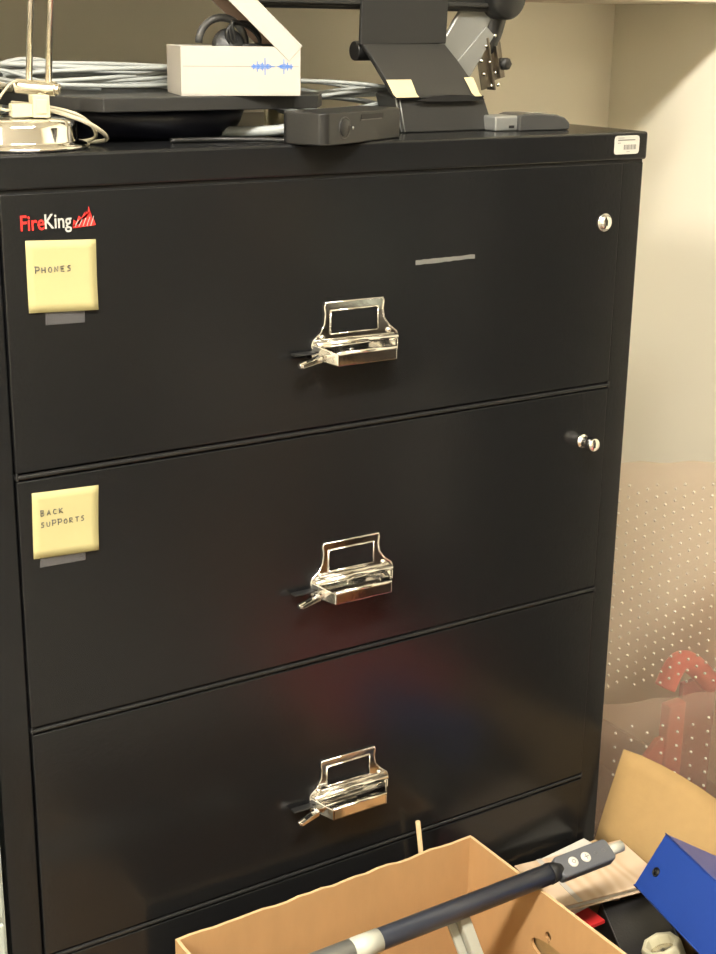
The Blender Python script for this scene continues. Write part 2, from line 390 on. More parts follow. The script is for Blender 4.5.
# ------------------------------------------------------------------ sticky notes
GL = {'P': [[(0, 0), (0, 1)], [(-.15, 1), (.6, .95), (.7, .6), (.5, .4), (0, .45)]], 'H': [[(0, 0), (0, .8)], [(.6, 0), (.6, .85)], [(0, .42), (.6, .42)]],
      'O': [[(.3, .8), (0, .5), (.1, .1), (.45, 0), (.65, .4), (.5, .75), (.3, .8)]], 'N': [[(0, 0), (0, .8), (.55, .05), (.6, .85)]],
      'E': [[(.6, .8), (0, .8), (0, 0), (.6, 0)], [(0, .42), (.5, .42)]], 'S': [[(.6, .8), (.2, .8), (.1, .55), (.55, .35), (.5, .05), (0, 0)]],
      'B': [[(0, 0), (.05, 1)], [(-.1, .95), (.5, .9), (.5, .6), (.1, .5), (.6, .35), (.5, .05), (0, 0)]], 'A': [[(0, 0), (.35, .85), (.65, 0)], [(.12, .32), (.58, .32)]],
      'C': [[(.6, .75), (.2, .8), (0, .4), (.2, .02), (.6, .05)]], 'K': [[(0, 0), (0, .85)], [(.6, .8), (0, .4), (.65, 0)]],
      'U': [[(0, .8), (.05, .1), (.4, 0), (.6, .3), (.6, .8)]], 'R': [[(0, 0), (0, .85), (.5, .8), (.5, .45), (0, .4), (.6, 0)]], 'T': [[(0, .8), (.75, .8)], [(.35, .8), (.32, 0)]]}
def write(bm, s, x, z, h, wd, y, slope=0):
    for ch in s:
        for st_ in GL[ch]: tube(bm, [(x+p[0]*wd, y, z+p[1]*h) for p in st_], .00055, 5)
        x += wd*1.18; z += slope*wd
def note(label, cs, ctape, words, yoff=-.0017):
    o0 = Vector((cs[0][0], yoff, cs[0][1]))
    nb = new(); n = 8; g = []
    tl, tr, br, bl = [Vector((c[0], 0, c[1])) for c in cs]
    for j in range(n+1):
        row = []
        for i in range(n+1):
            p = (tl*(1-i/n)+tr*(i/n))*(1-j/n)+(bl*(1-i/n)+br*(i/n))*(j/n)
            lift = .0004+.0032*(j/n)**3*(.35+.65*(i/n))
            row.append(nb.verts.new((p.x-o0.x, -lift, p.z-o0.z)))
        g.append(row)
    for j in range(n):
        for i in range(n): nb.faces.new((g[j][i], g[j+1][i], g[j+1][i+1], g[j][i+1]))
    o = obj('sticky_note', nb, M['note'], loc=o0, smooth=True, solid=.0002); tag(o, label, 'sticky note', 'yellow sticky notes on the cabinet drawers')
    bm = new()
    for (s, dx, dz, h, wd, sl) in words: write(bm, s, dx, dz, h, wd, -.0009, sl)
    obj('handwriting', bm, M['ink'], o)
    bm = new(); prism(bm, [(c[0]-o0.x, c[1]-o0.z) for c in ctape], 'y', -.00005, -.0002)
    c = obj('clear_tape', bm, M['ctape'], o); c['label'] = 'clear tape tab under the note'
note('yellow sticky note reading phones on the top drawer', [(.0655, 1.2535), (.1455, 1.2500), (.1440, 1.1730), (.0650, 1.1760)],
     [(.084, 1.180), (.129, 1.180), (.1285, 1.160), (.0835, 1.161)], [('PHONES', .0095, -.0355, .0072, .0061, 0)])
note('yellow sticky note reading back supports on the second drawer', [(.0570, .9735), (.1365, .9705), (.1325, .8930), (.0545, .8960)],
     [(.063, .900), (.117, .899), (.1165, .8830), (.062, .8840)], [('BACK', .0090, -.0285, .0070, .0062, 0), ('SUPPORTS', .0085, -.0420, .0068, .0058, .0)])

# ------------------------------------------------------------------ things on top of the cabinet
# chrome desk lamp
lp = thing('desk_lamp', 'chrome desk lamp with round base and twin upright rods', 'lamp', (.093, .082, TOP))
bm = new(); lathe(bm, [(.0001, 0), (.076, 0), (.0785, .0015), (.0785, .004), (.074, .0062), (.068, .0068), (.0665, .009), (.066, .024), (.063, .0295), (.056, .0325), (.03, .0345), (.0001, .035)], 64)
obj('base', bm, M['chrome'], lp)
px0, py0 = .021, -.025       # foot of the column
bm = new(); lathe(bm, [(.0001, .034), (.010, .034), (.010, .039), (.0055, .041), (.0055, .058), (.0001, .058)], 20, mtx=Matrix.Translation((px0, py0, 0)))
obj('column', bm, M['bchrome'], lp)
bm = new(); tube(bm, [(px0-.020, py0+.020, .0655), (px0+.013, py0-.011, .0630)], .0078, 20); tube(bm, [(px0+.0125, py0-.0105, .0630), (px0+.016, py0-.0138, .0628)], .0055, 20)
tube(bm, [(px0+.016, py0-.0138, .0628), (px0+.0168, py0-.0146, .0627)], .0026, 12)
obj('pivot', bm, M['bchrome'], lp, bevel=.0008)
for dx, dy in ((-.0095, .0095), (.0065, -.006)):
    obj('rod', T([(px0+dx, py0+dy, .068), (px0+dx+.034, py0+dy+.0, .50)], .0036, 14), M['bchrome'], lp)
obj('elbow', T([(px0+.016, py0+.018, .50), (px0+.048, py0-.014, .50)], .008, 16), M['bchrome'], lp, bevel=.001)
obj('upper_arm', T([(px0+.032, py0, .50), (px0-.25, py0-.06, .62)], .0045, 12), M['bchrome'], lp)
bm = new(); lathe(bm, [(.018, .07), (.022, .06), (.03, .05), (.07, 0), (.068, 0), (.028, .048), (.02, .058), (.016, .07)], 32, mtx=Matrix.Translation((px0-.28, py0-.066, .555)))
obj('shade', bm, M['chrome'], lp)
# ivory connector lying on the lamp base
pc = thing('plug', 'cream plastic connector plug lying on the lamp base', 'plug', (.090, .042, TOP+.0345), (0, 0, R(-8)))
bm = new(); box(bm, (.006, -.010, 0), (.024, .010, .023)); box(bm, (-.016, -.008, .001), (.006, .008, .014)); box(bm, (.009, -.0115, .004), (.021, -.010, .019))
obj('housing', bm, M['ivory'], pc, bevel=.0012)
obj('wire', T(catmull([(-.016, 0, .007), (-.03, .004, .012), (-.012, .02, .032), (.0, .03, .036)], 6), .0016, 8), M['cable2'], pc)

# octagonal turntable tray
TZ = 1.3950
tr = thing('swivel_tray', 'dark grey octagonal swivel tray on a black round pedestal', 'tray', (.30, .20, TOP))
oc = [(-.113, -.140), (.165, -.140), (.195, -.10), (.195, .09), (.155, .130), (-.100, .130), (-.165, .075), (-.163, -.045)]
bm = new(); prism(bm, oc, 'z', .0360, .0520); obj('top_plate', bm, M['plast2'], tr, bevel=.0016, seg=3)
bm = new(); lathe(bm, [(.0001, 0), (.098, 0), (.106, .003), (.116, .018), (.120, .030), (.112, .0345), (.0001, .0345)], 48, mtx=Matrix.Translation((.006, .006, 0)))
obj('pedestal', bm, M['navy'], tr)

# white carton with its lid flipped up
bx = thing('white_box', 'small white carton with blue waveform print and its lid flipped open', 'box', (.291, .077, TZ), (0, 0, R(-16)))
bw, bd, bh, th = .142, .095, .0555, .0016
bm = new(); box(bm, (0, 0, 0), (bw, bd, th)); box(bm, (0, 0, th), (bw, th, bh)); box(bm, (0, bd-th, th), (bw, bd, bh)); box(bm, (0, th, th), (th, bd-th, bh)); box(bm, (bw-th, th, th), (bw, bd-th, bh))
obj('tray', bm, M['white'], bx, bevel=.0005)
obj('seam_line', B((.002, -.0002, .0330), (bw-.002, 0, .0334)), M['greyln'], bx)
bm = new()
hs = [.2, .5, .35, .3, .9, .45, .35, .5, .7, .4, 1.5, .35, .5, .45, .3, .12, .1, .12]; hs2 = [.1, .15, .3, .35, .4, 1.3, .5, .3, .7, .3, .25, .5, .15]
x = .0830
for h in hs: box(bm, (x, -.0005, .0332-.0065*h), (x+.0009, -.0002, .0332+.0065*h)); x += .00155
x += .003
for h in hs2: box(bm, (x, -.0005, .0332-.0065*h), (x+.0009, -.0002, .0332+.0065*h)); x += .00145
obj('waveform_print', bm, M['bluep'], bx)
# lid hinged at the right end
lid = bpy.data.objects.new('lid_hinge', None)
mt = Matrix.Translation((bw+.001, 0, bh)) @ Matrix.Rotation(R(43), 4, 'Y')
bm = new(); lw = bw
box(bm, (-lw, -.001, .0), (0, bd+.001, th)); box(bm, (-lw, -.001, -.022), (0, -.001+th, 0)); box(bm, (-lw, bd+.001-th, -.022), (0, bd+.001, 0)); box(bm, (-lw, 0, -.022), (-lw+th, bd, 0))
bmesh.ops.transform(bm, matrix=mt, verts=bm.verts)
bpy.data.objects.remove(lid)
obj('lid', bm, M['white'], bx, bevel=.0004)
bm = new(); box(bm, (-lw+.002, .001, -.0015), (-.002, bd-.001, -.0003)); box(bm, (-lw+.002, bd-.0016, -.0215), (-.0005, bd-.0007, -.0015)); box(bm, (-lw+.0017, .001, -.0215), (-lw+.0025, bd-.001, -.0015)); bmesh.ops.transform(bm, matrix=mt, verts=bm.verts)
li = obj('lid_lining', bm, M['lining'], bx); li['label'] = 'dark brown lining inside the lid'

hd = thing('headset', 'dark headset with coiled cable tucked in the white carton', 'headset', (.340, .106, TZ+.004), (0, 0, R(-15)))
bm = new(); pts = [(.018+.028*math.cos(a), .0, .054+.029*math.sin(a)) for a in [R(v) for v in range(-60, 190, 12)]]
tube(bm, [(p[0]*1.0, p[1]+.0, p[2]) for p in pts], .0045, 8); obj('headband', bm, M['smoke'], hd)
bm = new(); lathe(bm, [(.0001, -.008), (.017, -.008), (.019, -.004), (.019, .004), (.015, .008), (.0001, .008)], 28, mtx=Matrix.Translation((.022, -.015, .052)) @ Matrix.Rotation(R(70), 4, 'X'))
obj('ear_cushion', bm, M['plast'], hd)
bm = new()
for k in range(3):
    tube(bm, catmull([(.025+k*.004, -.02, .045), (.020+k*.003, -.022, .070+.004*k), (.045+k*.004, -.012, .078-k*.005), (.062, -.008, .058-.003*k), (.05, -.004, .035)], 7), .0022, 8)
tube(bm, catmull([(.02, -.02, .05), (.06, -.02, .052), (.09, -.01, .047), (.10, 0, .03)], 6), .0028, 8)
obj('cable', bm, M['plast'], hd)

# cable coils
def coil(name, label, c, ax, ay, z0, loops, m, r=.0026, rot=0, seed=1, squash=1.0, dz=.004, spread=.012, tie=None):
    rnd = random.Random(seed); o = thing(name, label, 'cable', (c[0], c[1], z0), (0, 0, R(rot)), 'cable coils on top of the cabinet')
    pts = []
    N = 18
    ph = [rnd.uniform(0, 6.28) for _ in range(4)]
    for i in range(loops*N):
        a = 2*math.pi*i/N; k = i/N
        f = 1+.10*math.sin(a*2+ph[0]+k*.3)*.4
        rr = spread*math.sin(k*2.4+ph[1])+spread*.5*math.sin(k*5.3+ph[2])
        zz = r+dz*(k % 4)+dz*.8*math.sin(a+ph[3]+k*1.7)+dz*.8
        pts.append(((ax+rr)*f*math.cos(a), (ay+rr)*math.sin(a), max(r, zz)))
    bm = new(); tube(bm, catmull(pts, 3), r, 7); obj('strands', bm, m, o)
    if tie:
        ang, mm, lab = tie
        x, y = ax*math.cos(R(ang)), ay*math.sin(R(ang))
        t_ = Vector((-ax*math.sin(R(ang)), ay*math.cos(R(ang)), 0)).normalized(); nrm = Vector((t_.y, -t_.x, 0))
        bm = new(); s_ = spread*1.5+r; hh = dz*5+r*2
        slab(bm, Vector((x, y, .0002))-t_*.006-nrm*s_, t_*.012, nrm*2*s_, (0, 0, hh)); tb = obj('tie', bm, mm, o, bevel=.002); tb['label'] = lab
    return o
coil('cable_coil', 'long loops of pale grey cable lying on the tray behind the lamp', (.238, .222), .122, .040, TZ, 12, M['cable'], r=.0027, rot=2, seed=3, dz=.0058, spread=.018)
coil('cable_coil', 'pale cable coil bound with tan tape right of the white carton', (.600, .235), .085, .07, TOP, 8, M['cable'], r=.0028, rot=8, seed=8, dz=.0115, spread=.010, tie=(150, M['tape'], 'tan masking tape tie'))
coil('cable_coil', 'tangled cream cable coil left of the lamp rods', (-.005+.075, .30), .085, .055, TOP, 10, M['cable'], r=.0028, rot=20, seed=11, dz=.0085, spread=.016)
def cab(label, pts, r, m, z=TOP):
    base = Vector(pts[0]); bm = new(); tube(bm, catmull([Vector(p)-base for p in pts], 8), r, 8)
    o = obj('cable', bm, m, loc=base); return tag(o, label, 'cable')
cab('cream cable trailing right from the lamp foot under the tray', [(.098, .10, TOP+.044), (.120, .055, TOP+.041), (.150, .030, TOP+.030), (.175, .035, TOP+.016), (.186, .060, TOP+.006), (.176, .10, TOP+.0026), (.150, .16, TOP+.0026)], .0024, M['cable2'])
cab('second thin cream cable trailing beside it toward the tray', [(.100, .11, TOP+.046), (.115, .062, TOP+.045), (.145, .038, TOP+.037), (.166, .042, TOP+.022), (.176, .066, TOP+.008), (.166, .11, TOP+.0024), (.14, .17, TOP+.0024)], .0020, M['cable2'])
cab('dark green grey cable arching at the far left edge', [(-.03, .20, TOP+.055), (.03, .195, TOP+.079), (.07, .20, TOP+.082), (.12, .205, TOP+.072), (.14, .25, TOP+.06)], .0042, M['cabled'])
cab('white cable arching over the pale loops behind the rods', [(.10, .235, TZ+.018), (.14, .225, TZ+.034), (.175, .225, TZ+.036), (.21, .235, TZ+.028), (.25, .25, TZ+.024)], .0030, M['cable'])
cab('cream cable crossing at the left edge behind the lamp', [(-.02, .10, TOP+.022), (.02, .105, TOP+.040), (.06, .112, TOP+.058), (.09, .13, TOP+.064), (.12, .17, TOP+.058)], .0040, M['cable2'])
cab('thin white cable looping beside the cream plug', [(-.01, .12, TOP+.058), (.03, .105, TOP+.052), (.055, .100, TOP+.042), (.045, .096, TOP+.041), (.0, .09, TOP+.040)], .0018, M['white'])
cab('thick grey cable bent under the front of the tray', [(.36, .13, TOP+.006), (.405, .075, TOP+.010), (.43, .066, TOP+.013), (.455, .09, TOP+.010), (.45, .14, TOP+.007)], .0062, M['cable'])

# black device hanging over the front edge
dv = thing('electronic_device', 'black box device with round button resting over the cabinet front edge', 'device', (.412, -.042, TOP), (0, 0, R(25)))
def rbox(w, d, r, z0, z1, n=6):
    pts = []
    for cx, cy, a0 in ((w-r, r, -90), (w-r, d-r, 0), (r, d-r, 90), (r, r, 180)):
        for k in range(n+1):
            a = R(a0+90*k/n); pts.append((cx+r*math.cos(a), cy+r*math.sin(a)))
    bm = new(); prism(bm, pts, 'z', z0, z1); return bm
obj('case', rbox(.176, .062, .011, 0, .0365), M['plast'], dv, bevel=.002, seg=3)
def ring(cx, cz, r0, y, t=.0008):
    bm = new(); tube(bm, [(cx+r0*math.cos(2*math.pi*k/28), y, cz+r0*math.sin(2*math.pi*k/28)) for k in range(28)], t, 6, closed=True); return bm
bm = new(); lathe(bm, [(.0001, 0), (.0105, 0), (.0105, .0012), (.0098, .0018), (.0001, .0012)], 32, mtx=Matrix.Translation((.042, 0, .019)) @ YR); obj('button', bm, M['plast'], dv)
obj('button_ring', ring(.042, .019, .0120, -.0002, .0006), M['smoke'], dv)
bm = new(); lathe(bm, [(.0001, 0), (.0018, 0), (.0018, .0008), (.0001, .001)], 12, mtx=Matrix.Translation((.060, 0, .018)) @ YR); obj('indicator', bm, M['silver'], dv)
obj('slot', B((.078, -.0006, .0265), (.128, .0, .0325)), M['blackin'], dv)
obj('slot_lip', B((.076, -.0012, .0255), (.124, .0, .0265)), M['smoke'], dv)
cab('black flat cable running from the device back under the tray', [(.40, .012, TOP+.003), (.37, .035, TOP+.0035), (.33, .06, TOP+.003), (.27, .065, TOP+.003)], .003, M['plast'])

# folded stand holding the monitor
sd = thing('monitor_stand', 'black folded plate stand with tape strips on its knee', 'stand', (.685, .10, TOP))
xw = .0685
bm = new(); hexa(bm, [(-xw-.003, -.004, 0), (xw+.012, -.004, 0), (xw+.010, .045, 0), (-xw+.004, .045, 0), (-xw-.006, .006, .0435), (xw-.002, .006, .0465), (xw-.002, .06, .050), (-xw-.004, .06, .048)])
obj('foot', bm, M['plast2'], sd, bevel=.0025, seg=3)
prof = [(-.002, .0445), (.006, .0475), (.020, .062), (.045, .089), (.068, .110), (.074, .108), (.050, .083), (.026, .056), (.012, .0435), (.004, .0405)]
bm = new(); A_ = []; B_ = []
for (py_, pz_) in prof:
    f = max(0, (pz_-.047)/.063); A_.append(bm.verts.new((-xw-.007-.012*f, py_, pz_))); B_.append(bm.verts.new((xw-.005-.018*f, py_, pz_)))
bm.faces.new(A_); bm.faces.new(B_[::-1])
for i in range(len(prof)): bm.faces.new((A_[i], A_[(i+1) % len(prof)], B_[(i+1) % len(prof)], B_[i]))
obj('knee_plate', bm, M['plast2'], sd, bevel=.0015, seg=2)
bm = new(); prism(bm, [(-.052, .0), (-.03, .0050), (0, .0068), (.03, .0058), (.056, 0), (.040, -.0015), (0, -.0020), (-.035, -.0015)], 'y', 0, .004)
bmesh.ops.transform(bm, matrix=Matrix.Translation((.006, -.0045, .0405)), verts=bm.verts); obj('knee_gap_shade', bm, M['blackin'], sd)  # black arc piece stands in for the shadow in the slot under the bend
bm = new(); tube(bm, [(-xw-.022, .083, .100), (xw-.026, .083, .101)], .0125, 24); obj('hinge', bm, M['plast'], sd, bevel=.0015)
bm = new(); hexa(bm, [(-xw-.022, .067, .108), (xw-.021, .067, .110), (xw-.021, .073, .110), (-xw-.022, .073, .108), (-xw-.020, .062, .30), (xw-.019, .062, .30), (xw-.019, .068, .30), (-xw-.020, .068, .30)])
obj('upright_plate', bm, M['plast2'], sd, bevel=.0015)
# side rims of the foot (two fine ridges)
bm = new()
for k in (0, .006): tube(bm, [(-xw-.004+k, -.0045, .001), (-xw-.007+k, .0055, .0435)], .0009, 6)
obj('edge_ridge', bm, M['silver'], sd)
# tape strips wrapped on the knee
bm = new()
def wrap(bm, x0, x1, pr, off=.0006):
    a = [bm.verts.new((x0, p[0]-off, p[1]+off)) for p in pr]; b_ = [bm.verts.new((x1+(i*.0012), p[0]-off, p[1]+off)) for i, p in enumerate(pr)]
    for i in range(len(pr)-1): bm.faces.new((a[i], a[i+1], b_[i+1], b_[i]))
wrap(bm, -xw-.0115, -xw+.024, [(-.0025, .0440), (.0055, .0480), (.013, .056), (.022, .065)])
o = obj('tape_strip', bm, M['tape'], sd, solid=.0004); o['label'] = 'left tan tape strip'
bm = new(); wrap(bm, xw-.022, xw-.0105, [(-.0025, .0440), (.0055, .0480), (.013, .056), (.024, .067)])
o = obj('tape_strip', bm, M['tape'], sd, solid=.0004); o['label'] = 'right tan tape strip'

mo = thing('monitor', 'black flat monitor seen from behind above the stand', 'monitor', (.655, .175, 1.495))
obj('back_shell', B((-.215, .0, .0), (.19, .03, .30)), M['plast'], mo, bevel=.004)
obj('bottom_bezel', B((-.21, -.006, .006), (.18, .0, .0115)), M['plast2'], mo, bevel=.001)
bm = new(); lathe(bm, [(.0001, -.02), (.026, -.02), (.03, -.014), (.03, .014), (.026, .02), (.0001, .02)], 32, mtx=Matrix.Translation((.176, .0, .020)) @ YR)
obj('swivel_knob', bm, M['plast'], mo)

bm = new()
hexa(bm, [(-.072, .0, -.010), (-.020, .0, -.052), (-.020, .008, -.052), (-.072, .008, -.010), (-.022, .0, .060), (.028, .0, .048), (.028, .008, .048), (-.022, .008, .060)])
ar = obj('mounting_arm', bm, M['silver'], mo, bevel=.003, loc=(.145, .010, -.045)); ar['label'] = 'flat silver arm with a steel clamp'
hexa_pts = [(-.046, -.003, -.030), (-.020, -.003, -.050), (-.020, .0, -.050), (-.046, .0, -.030), (.012, -.003, .026), (.026, -.003, .014), (.026, .0, .014), (.012, .0, .026)]
bm = new(); hexa(bm, hexa_pts); obj('plate_rim', bm, M['silver'], ar, bevel=.001)
bm = new(); tube(bm, catmull([(.03, .012, .07), (.035, .012, .045), (.030, .012, .015), (.020, .012, -.010)], 5), [.022-.0006*k for k in range(16)], 12)
obj('black_arm', bm, M['plast'], ar)
bm = new()
tl_ = Matrix.Translation((.022, .002, -.030)) @ Matrix.Rotation(R(-14), 4, 'Y') @ Matrix.Rotation(R(180), 4, 'Y')
for a, b in (((-.002, -.006, -.034), (.001, .012, .038)), ((-.020, -.001, -.030), (-.002, .001, .036)), ((.001, .0, -.022), (.024, .002, .028)), ((.010, -.007, -.020), (.013, .002, .024))): box(bm, a, b, 0, Matrix.Translation((.022, .0, -.026)) @ Matrix.Rotation(R(-13), 4, 'Y'))
obj('clamp_bracket', bm, M['dsteel'], ar, bevel=.0006)
for k, (sx, sz) in enumerate(((.012, .000), (.020, -.022), (.004, -.020), (.010, -.038), (.030, -.036), (.026, .014), (.036, -.052), (.024, -.054))):
    bm = new(); lathe(bm, [(.0001, .003), (.0022, .0026), (.0030, 0)], 12, mtx=Matrix.Translation((sx, -.0025, sz)) @ YR); obj('screw', bm, M['chrome'], ar)
bm = new(); lathe(bm, [(.0001, -.006), (.009, -.006), (.0095, 0), (.008, .006), (.0001, .006)], 6, mtx=Matrix.Translation((.044, -.006, -.024)) @ YR); obj('clamp_knob', bm, M['plast'], ar)

sm = thing('handheld_device', 'small silver and smoky grey rounded device right of the stand', 'device', (.748, .078, TOP), (0, 0, R(-3)))
bm = new(); box(bm, (.0, -.006, 0), (.045, .036, .0200)); obj('silver_body', bm, M['silver'], sm, bevel=.003)
obj('port', B((.022, -.0065, .004), (.0305, -.0055, .0075)), M['blackin'], sm)
bm = new(); prism(bm, [(.0, .0), (.072, .0), (.0745, .004), (.073, .010), (.066, .0165), (.054, .0205), (.030, .0225), (.008, .0225), (.0, .020)], 'y', -.012, .040)
bmesh.ops.transform(bm, matrix=Matrix.Scale(1.15, 4, (1, 0, 0)) @ Matrix.Translation((.0305, 0, 0)), verts=bm.verts); obj('grey_cover', bm, M['smoke'], sm, bevel=.005, seg=4)
bm = new()
for k in range(9): box(bm, (.063+k*.0036, .006, .0226), (.0655+k*.0036, .0085+.001*(k % 2), .0229))
obj('print', bm, M['tagw'], sm)

# ------------------------------------------------------------------ pale neighbour cabinet on the left
pf = thing('drawer_unit', 'pale green grey drawer unit standing left of the black cabinet', 'drawer unit', (-.235, .25, 0))
obj('body', B((-.225, -.275, 0), (.2225, .29, .70)), M['palefile'], pf, bevel=.003)
for k in range(3):
    d_ = obj('drawer', B((-.215, -.283, .03+k*.22), (.2175, -.275, .24+k*.22)), M['palefile'], pf, bevel=.002)
    obj('handle', B((-.06, -.295, .17+k*.22), (.06, -.283, .18+k*.22)), M['chrome'], d_, bevel=.001)

# ------------------------------------------------------------------ large open carton in front of the drawers
gb = thing('cardboard_box', 'large open brown cardboard box in front of the bottom drawer', 'box', (.196, -.0455, 0))
bw, bd, bh, th = .468, .43, .368, .0045
bm = new(); box(bm, (0, -bd, .0), (bw, 0, th)); obj('bottom', bm, M['card'], gb)
def wallmesh(a, b, nrm, h, th, n=26, amp=.0016, sd=1):
    rnd = random.Random(sd); bm = new(); a = Vector(a); b = Vector(b); nrm = Vector(nrm); prev = None
    cols = []
    for i in range(n+1):
        p = a+(b-a)*i/n; e = rnd.uniform(-amp, amp)*(0 if i in (0, n) else 1)
        cols.append([bm.verts.new(p), bm.verts.new(p+nrm*th), bm.verts.new(p+nrm*th+Vector((0, 0, h+e))), bm.verts.new(p+Vector((0, 0, h+e)))])
    for c, d in zip(cols, cols[1:]):
        for k in range(4):
            f = bm.faces.new((c[k], c[(k+1) % 4], d[(k+1) % 4], d[k])); f.material_index = 1 if k == 2 else 0
    bm.faces.new(cols[0]); bm.faces.new(cols[-1][::-1]); return bm
for (a, b_, nn, s, nm) in (((0, 0, 0), (bw, 0, 0), (0, -1, 0), 1, 'back_wall'), ((0, -bd, 0), (bw, -bd, 0), (0, 1, 0), 2, 'front_wall'), ((0, -bd+th, 0), (0, -th, 0), (1, 0, 0), 3, 'side_wall')):
    obj(nm, wallmesh(a, b_, nn, bh, th, sd=s), None, gb, mats=[M['card'], M['edge']])
# right wall with a hand hole and a rivet hole
def holed(w, h, holes, n=(60, 48)):
    bm = new(); g = {}
    def inside(x, z):
        for (cx, cz, rx, rz) in holes:
            if ((x-cx)/rx)**2+((z-cz)/rz)**2 < 1: return True
        return False
    for i in range(n[0]+1):
        for j in range(n[1]+1): g[i, j] = bm.verts.new((0, -w*i/n[0], h*j/n[1]))
    for (cx, cz, rx, rz) in holes:
        for v in bm.verts:
            dx, dz = (-v.co.y-cx)/rx, (v.co.z-cz)/rz; q = math.hypot(dx, dz)
            if .55 < q < 1.6 and q > 0:
                if abs(q-1) < .35: v.co.y = -(cx+dx/q*rx); v.co.z = cz+dz/q*rz
    for i in range(n[0]):
        for j in range(n[1]):
            vv = [g[i, j], g[i+1, j], g[i+1, j+1], g[i, j+1]]; c = sum((v.co for v in vv), Vector())/4
            if not inside(-c.y, c.z): bm.faces.new(vv)
    bmesh.ops.delete(bm, geom=[v for v in bm.verts if not v.link_faces], context='VERTS')
    return bm
o = obj('side_wall', holed(bd-2*th, bh, [(.178, .309, .0065, .0075), (.190, .283, .046, .016)], (110, 88)), M['card'], gb, loc=(bw-th/2, -th, 0), solid=th)
obj('wall_rim', B((bw-th, -bd+th, bh), (bw, -th, bh+.0006)), M['edge'], gb)

wd_ = tag(obj('wooden_stick', T([(0, 0, -.39), (0, 0, 0)], .0036, 8), M['maple'], loc=(.587, -.022, .402), rot=(R(2), R(-9), 0)), 'thin tan wooden stick poking up behind the large cardboard box', 'stick')

# blue grey light bar lying across the carton
lb = thing('light_bar', 'blue grey tubular light bar with two round buttons across the box', 'lamp', (.291, -.201, .3840))
tz = Vector((1, .003, 0)).normalized()
def al(t, dz=0, dy=0): return Vector((t*tz.x, t*tz.y+dy, dz))
obj('bar', T([al(-.18), al(.392)], .0142, 28), M['tube'], lb)
o = obj('collar', T([al(.070), al(.111)], .0147, 28), M['pale'], lb); o['label'] = 'pale grey collar'
bm = new(); tube(bm, [al(-.18), al(.070)], .0145, 28); o = obj('sleeve', bm, M['silver'], lb)
bm = new(); tube(bm, [al(.388), al(.396), al(.408)], [.0150, .0140, .010], 20); obj('neck', bm, M['blackin'], lb)
bm = new()
pr = []
for cx, cy, a0 in ((.490, -.0095, -90), (.490, .0095, 0), (.408, .0095, 90), (.408, -.0095, 180)):
    for k in range(6): a = R(a0+90*k/5); pr.append((cx+.007*math.cos(a), cy+.007*math.sin(a)))
prism(bm, pr, 'z', -.009, .009)
RX = Matrix.Translation((0, -.0155, 0)) @ Matrix.Rotation(R(.2), 4, 'Z') @ Matrix.Translation((0, .0155, 0)) @ Matrix.Rotation(R(28), 4, 'X')
RX = Matrix.Rotation(R(.2), 4, 'Z') @ Matrix.Rotation(R(30), 4, 'X')
bmesh.ops.transform(bm, matrix=RX, verts=bm.verts); cp = obj('control_panel', bm, M['panelg'], lb, bevel=.003, seg=3)
for k, xx in enumerate((.4270, .4495)):
    bm = new(); lathe(bm, [(.0074, .0085), (.0074, .0105), (.0060, .0112), (.0001, .0114)], 28, mtx=RX @ Matrix.Translation((xx, 0, 0))); obj('button', bm, M['tagw'], cp)
bm = new()
tube(bm, [RX @ Vector((.427+.0026*math.cos(a/10*6.28), .0026*math.sin(a/10*6.28), .0117)) for a in range(10)], .0004, 5, closed=True)
tube(bm, [RX @ Vector((.4455, .0, .0117)), RX @ Vector((.4535, .0, .0117))], .0005, 5); tube(bm, [RX @ Vector((.4495, -.0035, .0117)), RX @ Vector((.4495, .0035, .0117))], .0005, 5)
for xx, rr_ in ((.468, .003), (.482, .0026)): tube(bm, [RX @ Vector((xx+rr_*math.cos(a/8*6.28), rr_*math.sin(a/8*6.28), .0093)) for a in range(8)], .0003, 5, closed=True)
obj('icons', bm, M['greyln'], cp)
o = obj('end_cap', T([al(.490), al(.520)], .0078, 20), M['pale'], lb); o['label'] = 'pale grey end cap'
bm = new(); a0 = Vector((.236, .012, -.012)); a1 = Vector((.345, -.060, -.374))
d_ = (a1-a0).normalized(); s_ = d_.cross(Vector((0, 1, 0))).normalized()
slab(bm, a0-s_*.013, a1-a0, s_*.013, (0, .006, 0)); slab(bm, a0+Vector((0, -.012, 0)), a1-a0, s_*.016, (0, .018, 0))
o = obj('support_leg', bm, M['pale'], lb, bevel=.002); o['label'] = 'pale folded plastic leg'

# ------------------------------------------------------------------ second carton with binders
X0, X1, Y0, Y1, H2 = .670, .943, -.50, -.013, .255
sb = thing('cardboard_box', 'yellow brown cardboard box of binders with one flap standing open', 'box', (X0, Y1, 0))
W2, D2, t2 = X1-X0, Y1-Y0, .004
obj('bottom', B((0, -D2, 0), (W2, 0, t2)), M['card2'], sb)
for a, b_, nn, s, nm in (((0, 0, 0), (W2, 0, 0), (0, -1, 0), 11, 'back_wall'), ((0, -D2, 0), (W2, -D2, 0), (0, 1, 0), 12, 'front_wall'), ((0, -D2+t2, 0), (0, -t2, 0), (1, 0, 0), 13, 'side_wall'), ((W2, -D2+t2, 0), (W2, -t2, 0), (-1, 0, 0), 14, 'side_wall')):
    obj(nm, wallmesh(a, b_, nn, H2, t2, sd=s), None, sb, mats=[M['card2'], M['edge']])
obj('inner_flap', B((-.0012, -.44, H2), (.0012, -.03, .345)), M['card2'], sb)
bm = new(); n, k2 = 16, 6; g = []
